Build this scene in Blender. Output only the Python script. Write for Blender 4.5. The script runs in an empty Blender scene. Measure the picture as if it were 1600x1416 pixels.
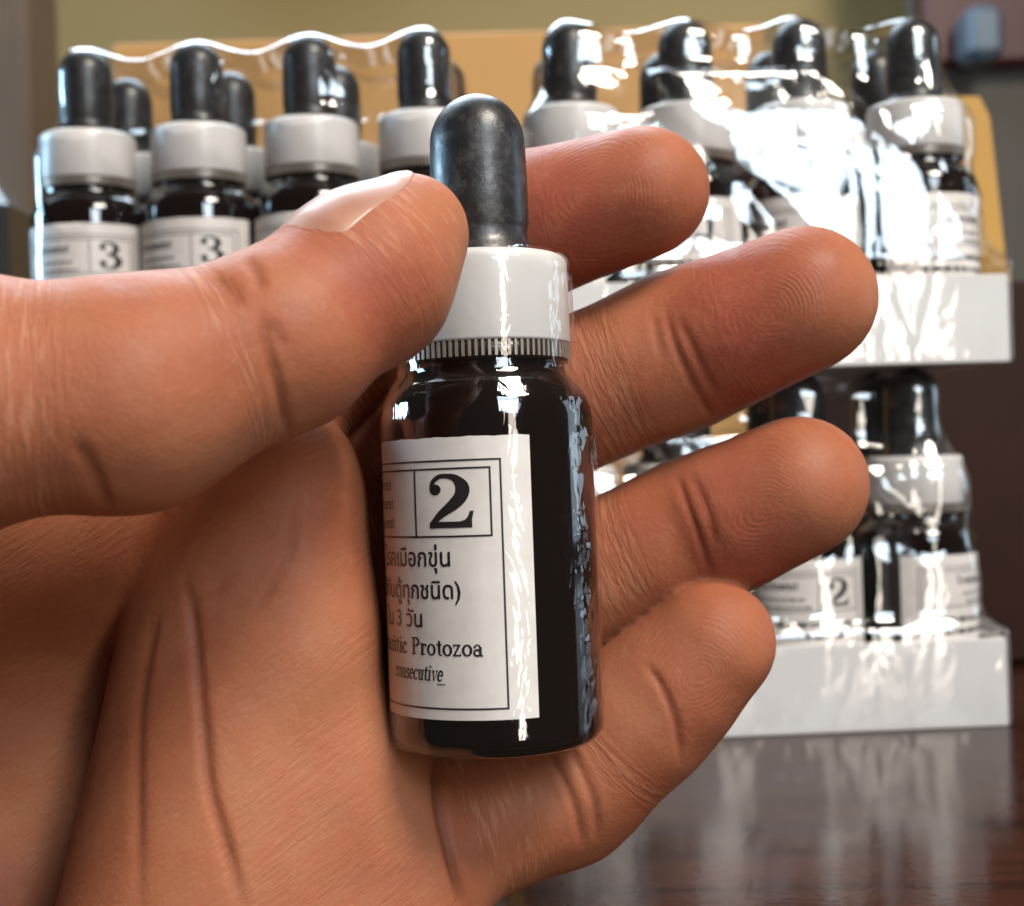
import bpy, math, random
import numpy as np
from mathutils import Matrix, Vector

# ---------------------------------------------------------------- camera
MM = 0.001
CAMZ = 57.5                       # camera height above the table, mm
FPX = 2244.0                      # focal length in pixels of a 1600 px wide picture
ROLL = math.radians(1.8)
scn = bpy.context.scene
col = scn.collection
random.seed(4)
R = math.radians

cam_d = bpy.data.cameras.new('camera')
cam = bpy.data.objects.new('camera', cam_d)
col.objects.link(cam)
cam_d.sensor_width = 36.0
cam_d.lens = 36.0 * FPX / 1600.0
cam_d.clip_start = 0.01
cam_d.clip_end = 20.0
cam.matrix_world = Matrix.Translation((0, 0, CAMZ * MM)) @ Matrix.Rotation(R(90), 4, 'X') @ Matrix.Rotation(-ROLL, 4, 'Z')
cam_d.dof.use_dof = True
cam_d.dof.focus_distance = 0.158
cam_d.dof.aperture_fstop = cam_d.lens / 1.6      # aperture of about 1.6 mm
scn.camera = cam

# ---------------------------------------------------------------- world, lamps, exposure
world = bpy.data.worlds.new('World')
scn.world = world
world.use_nodes = True
bgn = world.node_tree.nodes['Background']
bgn.inputs[0].default_value = (1.0, 0.86, 0.74, 1)
bgn.inputs[1].default_value = 0.055

def area(name, loc, target, sx, sy, power, color, spread=180):
    d = bpy.data.lights.new(name, 'AREA')
    d.shape = 'RECTANGLE'; d.size = sx; d.size_y = sy
    d.energy = power; d.color = color; d.spread = R(spread)
    o = bpy.data.objects.new(name, d); col.objects.link(o)
    o.location = loc
    o.rotation_euler = (Vector(target) - Vector(loc)).to_track_quat('-Z', 'Y').to_euler()
    return o

area('window_lamp_front', (0.40, -0.62, 0.08), (0.0, 0.2, 0.05), 0.10, 0.62, 2.8, (1.0, 0.90, 0.78))
area('window_lamp_high', (0.40, -0.26, 0.84), (0.0, 0.2, 0.06), 0.30, 0.28, 16.5, (1.0, 0.91, 0.80))
area('film_glare_lamp', (0.39, -0.62, 0.53), (0.05, 0.28, 0.11), 0.32, 0.32, 7.0, (0.74, 0.89, 1.0))  # extra lamp, added and aimed so the oblique film sheet shows white glare
area('window_lamp_right', (0.80, 0.40, 0.22), (0.0, 0.2, 0.06), 0.22, 0.40, 1.1, (0.66, 0.84, 1.0))
area('window_lamp_left', (-0.85, 0.42, 0.24), (0.0, 0.25, 0.08), 0.26, 0.32, 9.5, (0.45, 0.74, 1.0))
area('window_lamp_back', (-0.12, 0.72, 0.72), (0.0, 0.2, 0.06), 0.6, 0.4, 12.0, (0.70, 0.86, 1.0))

scn.view_settings.view_transform = 'Standard'
scn.view_settings.look = 'None'
scn.view_settings.gamma = 1.0
scn.view_settings.exposure = -0.20
scn.cycles.use_denoising = True
scn.cycles.use_adaptive_sampling = True
scn.cycles.adaptive_threshold = 0.03
scn.cycles.max_bounces = 8
scn.cycles.transparent_max_bounces = 24
scn.cycles.caustics_reflective = False
scn.cycles.caustics_refractive = False
scn.cycles.sample_clamp_indirect = 6.0

def P(px, py, Y):
    """picture pixel + distance in mm -> point in mm, table at z = 0, camera over the origin"""
    dx, dy = px - 800.0, py - 708.0
    c, s = math.cos(ROLL), math.sin(ROLL)
    ex, ey = dx * c - dy * s, dx * s + dy * c
    return np.array([ex / FPX * Y, Y, CAMZ - ey / FPX * Y])

def to_px(v):
    ex = v[:, 0] / v[:, 1] * FPX
    ey = (CAMZ - v[:, 2]) / v[:, 1] * FPX
    c, s = math.cos(ROLL), math.sin(ROLL)
    return ex * c + ey * s + 800, -ex * s + ey * c + 708

# ---------------------------------------------------------------- materials
def mat(name, base=(0.5, 0.5, 0.5), rough=0.5, **kw):
    m = bpy.data.materials.new(name); m.use_nodes = True
    b = m.node_tree.nodes['Principled BSDF']
    b.inputs['Base Color'].default_value = (*base, 1)
    b.inputs['Roughness'].default_value = rough
    for k, v in kw.items():
        b.inputs[k.replace('_', ' ')].default_value = v
    return m

class NT:
    def __init__(s, m): s.t = m.node_tree; s.b = s.t.nodes.get('Principled BSDF')
    def n(s, kind, **kw):
        o = s.t.nodes.new(kind)
        for k, v in kw.items():
            if k.startswith('i_'):
                key = k[2:]
                o.inputs[int(key) if key.isdigit() else key].default_value = v
            else: setattr(o, k, v)
        return o
    def l(s, a, b): s.t.links.new(a, b)
    def math(s, op, a, b=None, clamp=False):
        o = s.n('ShaderNodeMath', operation=op, use_clamp=clamp)
        for i, x in enumerate((a, b)):
            if x is None: continue
            if isinstance(x, (int, float)): o.inputs[i].default_value = x
            else: s.l(x, o.inputs[i])
        return o.outputs[0]
    def mix(s, fac, a, b):
        o = s.n('ShaderNodeMix', data_type='RGBA')
        if isinstance(fac, (int, float)): o.inputs[0].default_value = fac
        else: s.l(fac, o.inputs[0])
        for i, x in ((6, a), (7, b)):
            if isinstance(x, tuple): o.inputs[i].default_value = (*x, 1)
            else: s.l(x, o.inputs[i])
        return o.outputs[2]
    def noise(s, scale, detail=3, vec=None, rough=0.5, dist=0.0):
        o = s.n('ShaderNodeTexNoise'); o.inputs['Scale'].default_value = scale
        o.inputs['Detail'].default_value = detail; o.inputs['Roughness'].default_value = rough
        o.inputs['Distortion'].default_value = dist
        if vec is not None: s.l(vec, o.inputs['Vector'])
        return o.outputs['Fac']
    def ramp(s, x, a, b, ca=0.0, cb=1.0):
        o = s.n('ShaderNodeMapRange'); s.l(x, o.inputs[0])
        for i, v in enumerate((a, b, ca, cb)): o.inputs[i + 1].default_value = v
        return o.outputs[0]
    def bump(s, h, strength=0.3, dist=0.0002, prev=None):
        o = s.n('ShaderNodeBump'); o.inputs['Strength'].default_value = strength
        o.inputs['Distance'].default_value = dist
        s.l(h, o.inputs['Height'])
        if prev is not None: s.l(prev, o.inputs['Normal'])
        return o.outputs[0]
    def obj(s): return s.n('ShaderNodeTexCoord').outputs['Object']
    def attr(s, name): return s.n('ShaderNodeAttribute', attribute_name=name)

M = {}
# skin
m = mat('skin', (0.5, 0.2, 0.1), 0.48); t = NT(m); b = t.b
tc = t.obj()
at = t.attr('fuv'); sep = t.n('ShaderNodeSeparateXYZ'); t.l(at.outputs['Vector'], sep.inputs[0])
U, V, TIP = sep.outputs[0], sep.outputs[1], sep.outputs[2]
ar = t.attr('skin_red').outputs['Fac']
n1 = t.noise(55, 4, tc); n2 = t.noise(260, 3, tc); n3 = t.noise(1400, 2, tc)
c1 = t.mix(t.ramp(n1, 0.36, 0.64), (0.262, 0.078, 0.036), (0.325, 0.122, 0.060))
c2 = t.mix(t.math('MULTIPLY', ar, 1.05, True), c1, (0.250, 0.045, 0.029))
c3 = t.mix(t.ramp(n2, 0.45, 0.75, 0, 0.45), c2, (0.33, 0.098, 0.047))
c4 = t.mix(t.ramp(n3, 0.55, 0.8, 0, 0.22), c3, (0.42, 0.19, 0.105))
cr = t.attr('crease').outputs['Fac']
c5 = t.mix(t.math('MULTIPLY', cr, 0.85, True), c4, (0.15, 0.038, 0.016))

# finger print ridges (TIP mask) and fine cross wrinkles (elsewhere)
rad = t.attr('ridge').outputs['Fac']
wob = t.math('MULTIPLY', t.noise(210, 2, tc), 13.0)
ridge = t.math('SINE', t.math('ADD', t.math('MULTIPLY', rad, 2 * math.pi / 0.52), wob))
patch = t.ramp(t.noise(150, 2, tc), 0.38, 0.62, 0.0, 1.0)
ridge = t.math('MULTIPLY', t.math('MULTIPLY', ridge, TIP), patch)
cmb = t.n('ShaderNodeCombineXYZ')
t.l(t.math('MULTIPLY', U, 1.9), cmb.inputs[0]); t.l(t.math('MULTIPLY', V, 0.22), cmb.inputs[1])
wr = t.noise(1.0, 3, cmb.outputs[0], 0.6, 0.3)
wr = t.math('MULTIPLY', t.ramp(wr, 0.38, 0.60), t.attr('wrinkle').outputs['Fac'])
vor = t.n('ShaderNodeTexVoronoi', feature='DISTANCE_TO_EDGE'); vor.inputs['Scale'].default_value = 1100
t.l(tc, vor.inputs['Vector'])
pore = t.ramp(vor.outputs['Distance'], 0.0, 0.25)
c6 = t.mix(t.math('MULTIPLY', t.ramp(wr, 0.7, 1.0), 0.22), c5, (0.52, 0.27, 0.16))
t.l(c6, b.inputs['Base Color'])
h = t.math('ADD', t.math('MULTIPLY', ridge, 0.27), t.math('ADD', t.math('MULTIPLY', wr, 1.1), t.math('MULTIPLY', pore, 0.25)))
nb = t.bump(h, 0.55, 0.00011)
nb = t.bump(n2, 0.25, 0.0006, nb)
t.l(nb, b.inputs['Normal'])
t.l(t.ramp(n2, 0.3, 0.7, 0.50, 0.66), b.inputs['Roughness'])
b.inputs['Subsurface Weight'].default_value = 0.22
b.inputs['Subsurface Radius'].default_value = (1.0, 0.32, 0.16)
b.inputs['Subsurface Scale'].default_value = 0.0022
b.inputs['Specular IOR Level'].default_value = 0.22
M['skin'] = m
m = mat('nail', (0.40, 0.20, 0.14), 0.48, Subsurface_Weight=0.3, Subsurface_Scale=0.0015, Coat_Weight=0.1); t = NT(m)
t.l(t.mix(t.ramp(t.noise(220, 2, t.obj()), 0.35, 0.65), (0.30, 0.135, 0.085), (0.36, 0.18, 0.12)), t.b.inputs['Base Color'])
M['nail'] = m
# bottle
m = mat('black_glass', (0.006, 0.0035, 0.003), 0.06, Coat_Weight=0.4, Coat_Roughness=0.03)
M['glass'] = m
m = mat('black_rubber', (0.016, 0.015, 0.016), 0.42); t = NT(m); tc = t.obj()
t.l(t.mix(t.ramp(t.noise(650, 5, tc, 0.65), 0.5, 0.72), (0.013, 0.012, 0.013), (0.05, 0.047, 0.047)), t.b.inputs['Base Color'])
nn = t.noise(900, 4, tc, 0.6)
t.l(t.bump(nn, 0.35, 0.00018), t.b.inputs['Normal'])
t.l(t.ramp(t.noise(420, 4, tc), 0.3, 0.7, 0.28, 0.48), t.b.inputs['Roughness'])
M['rubber'] = m
m = mat('white_cap_plastic', (0.60, 0.57, 0.55), 0.32); t = NT(m); tc = t.obj()
t.l(t.bump(t.noise(300, 2, tc), 0.2, 0.0003), t.b.inputs['Normal'])
M['cap'] = m
M['rib'] = mat('silver_rib', (0.34, 0.29, 0.25), 0.35, Metallic=0.4)
M['ring'] = mat('dark_ring', (0.02, 0.013, 0.01), 0.25)
m = mat('label_paper', (0.66, 0.62, 0.605), 0.42); t = NT(m); tc = t.obj()
t.l(t.mix(t.ramp(t.noise(500, 4, tc), 0.35, 0.7), (0.70, 0.64, 0.60), (0.76, 0.705, 0.665)), t.b.inputs['Base Color'])
t.l(t.bump(t.noise(180, 3, tc), 0.25, 0.0003), t.b.inputs['Normal'])
M['paper'] = m
M['ink'] = mat('black_ink', (0.012, 0.008, 0.009), 0.5)

def film_mat(name, base, scale, strength, dist, rough, tint=(1, 1, 1)):
    m = bpy.data.materials.new(name); m.use_nodes = True; t = NT(m)
    t.t.nodes.remove(t.b)
    out = t.t.nodes['Material Output']
    tr = t.n('ShaderNodeBsdfTransparent'); tr.inputs[0].default_value = (*tint, 1)
    gl = t.n('ShaderNodeBsdfAnisotropic'); gl.inputs['Roughness'].default_value = rough
    gl.inputs[0].default_value = (1, 1, 1, 1)
    mp = t.n('ShaderNodeMapping'); t.l(t.obj(), mp.inputs[0])
    mp.inputs['Rotation'].default_value = (0, R(-35), 0); mp.inputs['Scale'].default_value = (1, 1, 0.35)
    nz = t.math('ABSOLUTE', t.math('SUBTRACT', t.noise(scale, 3, mp.outputs[0], 0.55, 0.8), 0.5))
    nz2 = t.math('ABSOLUTE', t.math('SUBTRACT', t.noise(scale * 2.7, 2, t.obj(), 0.5, 0.4), 0.5))
    hh = t.math('ADD', nz, t.math('MULTIPLY', nz2, 0.3))
    bm_ = t.bump(hh, strength, dist)
    t.l(bm_, gl.inputs['Normal'])
    fr = t.n('ShaderNodeFresnel'); fr.inputs[0].default_value = 1.5; t.l(bm_, fr.inputs['Normal'])
    fac = t.math('ADD', t.math('MINIMUM', fr.outputs[0], 0.30), base, True)
    mx = t.n('ShaderNodeMixShader'); t.l(fac, mx.inputs[0]); t.l(tr.outputs[0], mx.inputs[1]); t.l(gl.outputs[0], mx.inputs[2])
    t.l(mx.outputs[0], out.inputs[0])
    return m
M['film'] = film_mat('clear_shrink_film', 0.045, 42, 0.26, 0.0045, 0.095)
M['film_bottle'] = film_mat('clear_bottle_wrap', 0.012, 170, 0.22, 0.0012, 0.06)
m = mat('white_carton', (0.70, 0.68, 0.665), 0.45); t = NT(m)
t.l(t.mix(t.ramp(t.noise(60, 4, t.obj()), 0.35, 0.7), (0.67, 0.65, 0.635), (0.74, 0.72, 0.705)), t.b.inputs['Base Color'])
M['carton'] = m
# table
m = mat('dark_varnished_wood', (0.03, 0.010, 0.006), 0.12, Specular_IOR_Level=0.065); t = NT(m); tc = t.obj()
mp = t.n('ShaderNodeMapping'); t.l(tc, mp.inputs[0]); mp.inputs['Scale'].default_value = (1, 14, 1)
g = t.noise(9, 6, mp.outputs[0], 0.6, 0.6)
t.l(t.mix(t.ramp(g, 0.35, 0.7), (0.018, 0.006, 0.004), (0.050, 0.016, 0.009)), t.b.inputs['Base Color'])
t.l(t.bump(t.noise(700, 4, tc), 0.06, 0.0004), t.b.inputs['Normal'])
t.l(t.ramp(t.noise(45, 5, tc), 0.3, 0.7, 0.10, 0.20), t.b.inputs['Roughness'])
M['wood'] = m
def simple(name, c1, c2, scale, rough):
    m = mat(name, c1, rough); t = NT(m)
    t.l(t.mix(t.ramp(t.noise(scale, 4, t.obj()), 0.35, 0.68), c1, c2), t.b.inputs['Base Color']); return m
M['wall'] = simple('olive_wall_paint', (0.33, 0.235, 0.095), (0.37, 0.265, 0.11), 3, 0.8)
M['board'] = simple('orange_cardboard', (0.41, 0.215, 0.065), (0.47, 0.25, 0.08), 14, 0.7)
M['board_edge'] = simple('brown_cardboard_edge', (0.24, 0.13, 0.05), (0.30, 0.17, 0.07), 40, 0.8)
M['brown'] = simple('brown_door_wood', (0.075, 0.042, 0.020), (0.10, 0.055, 0.026), 10, 0.6)
M['darkwood'] = simple('dark_cabinet_wood', (0.016, 0.006, 0.004), (0.026, 0.009, 0.006), 12, 0.5)
M['darkwood'].node_tree.nodes['Principled BSDF'].inputs['Specular IOR Level'].default_value = 0.1
M['yellow'] = simple('yellow_card', (0.36, 0.185, 0.02), (0.42, 0.22, 0.028), 20, 0.6)
M['maroon'] = simple('maroon_board', (0.045, 0.006, 0.004), (0.06, 0.009, 0.006), 12, 0.5)
M['grey'] = simple('warm_grey_paint', (0.060, 0.046, 0.034), (0.072, 0.056, 0.042), 9, 0.7)
M['bluegrey'] = simple('blue_grey_plastic', (0.06, 0.085, 0.11), (0.075, 0.10, 0.13), 12, 0.4)
M['black'] = simple('black_plastic', (0.008, 0.007, 0.007), (0.014, 0.012, 0.011), 20, 0.4)
M['paleblue'] = simple('pale_blue_plastic', (0.30, 0.46, 0.58), (0.34, 0.50, 0.62), 20, 0.35)

# ---------------------------------------------------------------- mesh helpers (all coordinates in mm)
def link_mesh(name, v, f, material, parent=None, smooth=True):
    me = bpy.data.meshes.new(name)
    v = np.asarray(v, dtype=float) * MM
    me.from_pydata(v.tolist(), [], f if isinstance(f, list) else f.tolist())
    me.update()
    if smooth: me.polygons.foreach_set('use_smooth', [True] * len(me.polygons))
    me.materials.append(M[material])
    o = bpy.data.objects.new(name, me); col.objects.link(o)
    if parent is not None: o.parent = parent
    return o

def tag(o, label=None, cat=None, group=None, kind=None):
    if label: o['label'] = label
    if cat: o['category'] = cat
    if group: o['group'] = group
    if kind: o['kind'] = kind
    return o

def empty(name, loc=(0, 0, 0), rz=0.0, parent=None):
    o = bpy.data.objects.new(name, None); col.objects.link(o)
    o.location = tuple(np.asarray(loc, dtype=float) * MM); o.rotation_euler = (0, 0, rz)
    o.empty_display_size = 0.01
    if parent is not None: o.parent = parent
    return o

def copy_tree(o, parent=None, skip=()):
    c = o.copy(); col.objects.link(c); c.parent = parent
    for ch in list(o.children):
        if ch.name.split('.')[0] not in skip: copy_tree(ch, c, skip)
    return c

def box_vf(x0, x1, y0, y1, z0, z1, bev=0.0):
    """box with chamfered vertical and horizontal edges"""
    if bev <= 0:
        v = [(x, y, z) for z in (z0, z1) for y in (y0, y1) for x in (x0, x1)]
        f = [(0, 2, 3, 1), (4, 5, 7, 6), (0, 1, 5, 4), (1, 3, 7, 5), (3, 2, 6, 7), (2, 0, 4, 6)]
        return v, f
    b_ = bev; v = []; f = []
    def ring(i, z):
        return [(x0 + b_ + i, y0 + i, z), (x1 - b_ - i, y0 + i, z), (x1 - i, y0 + b_ + i, z), (x1 - i, y1 - b_ - i, z),
                (x1 - b_ - i, y1 - i, z), (x0 + b_ + i, y1 - i, z), (x0 + i, y1 - b_ - i, z), (x0 + i, y0 + b_ + i, z)]
    for i, z in ((b_ * .8, z0), (0, z0 + b_), (0, z1 - b_), (b_ * .8, z1)): v += ring(i, z)
    for k in range(3):
        for j in range(8):
            a, c = k * 8 + j, k * 8 + (j + 1) % 8
            f.append((a, c, c + 8, a + 8))
    f.append(tuple(range(7, -1, -1))); f.append(tuple(range(24, 32)))
    return v, f

def merge(parts):
    V, F = [], []
    for v, f in parts:
        o = len(V); V += [tuple(p) for p in v]; F += [tuple(i + o for i in q) for q in f]
    return V, F

def lathe(profile, seg=64, close_bottom=True, close_top=True):
    v, f = [], []
    for r, z in profile:
        for k in range(seg):
            a = 2 * math.pi * k / seg
            v.append((r * math.sin(a), -r * math.cos(a), z))
    for i in range(len(profile) - 1):
        for k in range(seg):
            a, c = i * seg + k, i * seg + (k + 1) % seg
            f.append((a, c, c + seg, a + seg))
    if close_bottom: f.append(tuple(range(seg - 1, -1, -1)))
    if close_top: f.append(tuple(range((len(profile) - 1) * seg, len(profile) * seg)))
    return v, f

# ---------------------------------------------------------------- signed distance modelling
def smin(a, b, k):
    h = np.maximum(k - np.abs(a - b), 0) / k
    return np.minimum(a, b) - h * h * k * 0.25

def cone(p, a, b, r1, r2):
    """round cone from a (radius r1) to b (radius r2)"""
    a = np.asarray(a, np.float32); b = np.asarray(b, np.float32)
    ba = b - a; l2 = float(ba @ ba); rr = r1 - r2; a2 = l2 - rr * rr; il2 = 1.0 / l2
    pa = p - a; y = pa @ ba; z = y - l2
    q = pa * l2 - y[:, None] * ba
    x2 = np.einsum('ij,ij->i', q, q); y2 = y * y * l2; z2 = z * z * l2
    k = np.sign(rr) * rr * rr * x2
    d = (np.sqrt(x2 * a2 * il2) + y * rr) * il2 - r1
    c1 = np.sign(z) * a2 * z2 > k
    c2 = (np.sign(y) * a2 * y2 < k) & ~c1
    d = np.where(c1, np.sqrt(x2 + z2) * il2 - r2, d)
    d = np.where(c2, np.sqrt(x2 + y2) * il2 - r1, d)
    return d.astype(np.float32)

def ellip(p, c, r):
    c = np.asarray(c, np.float32); r = np.asarray(r, np.float32)
    q = (p - c) / r; k0 = np.linalg.norm(q, axis=1); k1 = np.linalg.norm(q / r, axis=1)
    return (k0 * (k0 - 1.0) / np.maximum(k1, 1e-6)).astype(np.float32)

def rbox(p, c, hs, rr):
    q = np.abs(p - np.asarray(c, np.float32)) - (np.asarray(hs, np.float32) - rr)
    return np.linalg.norm(np.maximum(q, 0), axis=1) + np.minimum(q.max(axis=1), 0) - rr

def iso_mesh(fn, lo, hi, h, block=8, margin=1.5):
    """sparse sampling of fn on a grid, then surface nets"""
    lo = np.asarray(lo, np.float32)
    nb = np.ceil((np.asarray(hi) - lo) / (h * block)).astype(int)
    n = nb * block
    bi = np.stack(np.meshgrid(*[np.arange(k) for k in nb], indexing='ij'), -1).reshape(-1, 3)
    bc = (lo + (bi * block + (block - 1) / 2) * h).astype(np.float32)
    dc = fn(bc)
    F = np.repeat(np.repeat(np.repeat(np.where(dc < 0, -9, 9).astype(np.float32).reshape(nb), block, 0), block, 1), block, 2)
    act = np.abs(dc) < block * h * 0.87 + margin
    off = np.stack(np.meshgrid(*[np.arange(block)] * 3, indexing='ij'), -1).reshape(-1, 3)
    ab = bi[act]
    for s in range(0, len(ab), 600):
        idx = (ab[s:s + 600, None, :] * block + off[None]).reshape(-1, 3)
        F[idx[:, 0], idx[:, 1], idx[:, 2]] = fn((lo + idx * h).astype(np.float32))
    S = F < 0
    cnt = np.zeros((n[0] - 1, n[1] - 1, n[2] - 1), np.uint8)
    for i in (0, 1):
        for j in (0, 1):
            for k in (0, 1):
                cnt += S[i:n[0] - 1 + i, j:n[1] - 1 + j, k:n[2] - 1 + k]
    cells = np.argwhere((cnt > 0) & (cnt < 8))
    vid = np.full(cnt.shape, -1, np.int64)
    vid[cells[:, 0], cells[:, 1], cells[:, 2]] = np.arange(len(cells))
    acc = np.zeros((len(cells), 3)); num = np.zeros(len(cells))
    corners = [(i, j, k) for i in (0, 1) for j in (0, 1) for k in (0, 1)]
    cv = {c: F[cells[:, 0] + c[0], cells[:, 1] + c[1], cells[:, 2] + c[2]] for c in corners}
    for c in corners:
        for ax in range(3):
            if c[ax] == 0:
                e = list(c); e[ax] = 1; e = tuple(e)
                a, b_ = cv[c], cv[e]
                m_ = (a < 0) != (b_ < 0)
                tt = np.where(m_, a / np.where(m_, a - b_, 1), 0)
                pt = np.tile(np.array(c, float), (len(cells), 1)); pt[:, ax] += tt
                acc += pt * m_[:, None]; num += m_
    V = lo + (cells + acc / num[:, None]) * h
    quads = []
    for ax in range(3):
        sl0 = [slice(None)] * 3; sl1 = [slice(None)] * 3
        sl0[ax] = slice(0, -1); sl1[ax] = slice(1, None)
        ch = S[tuple(sl0)] != S[tuple(sl1)]
        o1, o2 = (ax + 1) % 3, (ax + 2) % 3
        e = np.argwhere(ch)
        e = e[(e[:, o1] > 0) & (e[:, o2] > 0) & (e[:, o1] < n[o1] - 1) & (e[:, o2] < n[o2] - 1)]
        d1 = np.zeros(3, int); d1[o1] = 1; d2 = np.zeros(3, int); d2[o2] = 1
        g = lambda q: vid[q[:, 0], q[:, 1], q[:, 2]]
        q = np.stack([g(e - d1 - d2), g(e - d2), g(e), g(e - d1)], 1)
        ins = S[e[:, 0], e[:, 1], e[:, 2]]
        q[~ins] = q[~ins][:, ::-1]
        quads.append(q[(q >= 0).all(1)])
    return V, np.concatenate(quads)

def vnormals(V, Q):
    fn_ = np.cross(V[Q[:, 2]] - V[Q[:, 0]], V[Q[:, 3]] - V[Q[:, 1]])
    N = np.zeros_like(V)
    for k in range(4): np.add.at(N, Q[:, k], fn_)
    return N / np.maximum(np.linalg.norm(N, axis=1, keepdims=True), 1e-9)

def laplace(V, Q, it=2, lam=0.5):
    for _ in range(it):
        A = np.zeros_like(V); c = np.zeros(len(V))
        for a, b_ in ((0, 1), (1, 2), (2, 3), (3, 0)):
            np.add.at(A, Q[:, a], V[Q[:, b_]]); np.add.at(A, Q[:, b_], V[Q[:, a]])
            np.add.at(c, Q[:, a], 1); np.add.at(c, Q[:, b_], 1)
        V = V + lam * (A / np.maximum(c, 1)[:, None] - V)
    return V

# ================================================================ THE SETTING
v, f = box_vf(-700, 700, 168, 900, -30, 0, 1.5)
tag(link_mesh('table', v, f, 'wood', smooth=False), kind='structure')
v, f = box_vf(-1500, 1500, 1100, 1130, -600, 1400)
tag(link_mesh('wall', v, f, 'wall', smooth=False), kind='structure')

# ================================================================ LETTERING
def ribbon(pts, w):
    """flat stroke of changing width along a smooth line: 2D faces"""
    pts = np.asarray(pts, float)
    ws = np.full(len(pts), w, float) if np.isscalar(w) else np.asarray(w, float)
    d = np.gradient(pts, axis=0); d /= np.maximum(np.linalg.norm(d, axis=1, keepdims=True), 1e-9)
    nrm = np.stack([-d[:, 1], d[:, 0]], 1)
    a = pts + nrm * ws[:, None] / 2; b_ = pts - nrm * ws[:, None] / 2
    v = np.concatenate([a, b_]); n = len(pts)
    return [tuple(p) for p in v], [(n + i, n + i + 1, i + 1, i) for i in range(n - 1)]

def spline(pts, ws=None, n=10):
    """Catmull-Rom through points (and widths)"""
    p = np.asarray(pts, float)
    if ws is not None: p = np.column_stack([p, ws])
    p = np.vstack([2 * p[0] - p[1], p, 2 * p[-1] - p[-2]]); out = []
    for i in range(1, len(p) - 2):
        for k in range(n):
            t_ = k / n
            out.append(0.5 * (2 * p[i] + (p[i + 1] - p[i - 1]) * t_ + (2 * p[i - 1] - 5 * p[i] + 4 * p[i + 1] - p[i + 2]) * t_ ** 2 + (3 * p[i] - p[i - 1] - 3 * p[i + 1] + p[i + 2]) * t_ ** 3))
    out.append(p[-2]); out = np.array(out)
    return (out[:, :2], out[:, 2]) if ws is not None else out

def disc(cx, cy, r, n=20):
    return [(cx + r * math.cos(2 * math.pi * k / n), cy + r * math.sin(2 * math.pi * k / n)) for k in range(n)], [tuple(range(n))]
def rect(x0, y0, x1, y1, nx=1):
    v = [(x0 + (x1 - x0) * k / nx, y) for y in (y0, y1) for k in range(nx + 1)]
    return v, [(k, k + 1, nx + 2 + k, nx + 1 + k) for k in range(nx)]

def digit(ch):
    """heavy old-style serif figures in a box 0.74 wide, 1 high"""
    if ch == '2':
        p, w = spline([(.045, .70), (.07, .83), (.17, .925), (.30, .945), (.46, .90), (.57, .75), (.55, .58), (.42, .42), (.22, .26), (.07, .10), (.03, .0)],
                      [.06, .08, .085, .085, .13, .22, .225, .20, .14, .10, .07])
        return merge([ribbon(p, w), disc(.115, .70, .10), rect(.0, 0, .715, .115, 10), ([(.50, .11), (.60, .11), (.71, .11), (.745, .30), (.685, .30), (.65, .20), (.60, .14)], [(0, 1, 6), (1, 2, 3, 4, 5, 6)])])
    if ch == '3':
        p, w = spline([(.06, .76), (.10, .88), (.24, .955), (.40, .93), (.53, .80), (.50, .64), (.38, .545), (.22, .525)], [.06, .08, .07, .10, .19, .18, .10, .06])
        p2, w2 = spline([(.22, .53), (.42, .50), (.57, .38), (.60, .25), (.50, .10), (.32, .04), (.13, .08), (.05, .22)], [.06, .10, .20, .22, .15, .08, .08, .06])
        return merge([ribbon(p, w), ribbon(p2, w2), disc(.125, .77, .095), disc(.12, .22, .105)])
    if ch == '4':
        return merge([rect(.38, 0, .57, 1.0), rect(.24, 0, .72, .06, 6), rect(.0, .24, .74, .33, 10), ([(.0, .30), (.07, .30), (.44, .90), (.44, 1.0)], [(0, 1, 2, 3)])])

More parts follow.
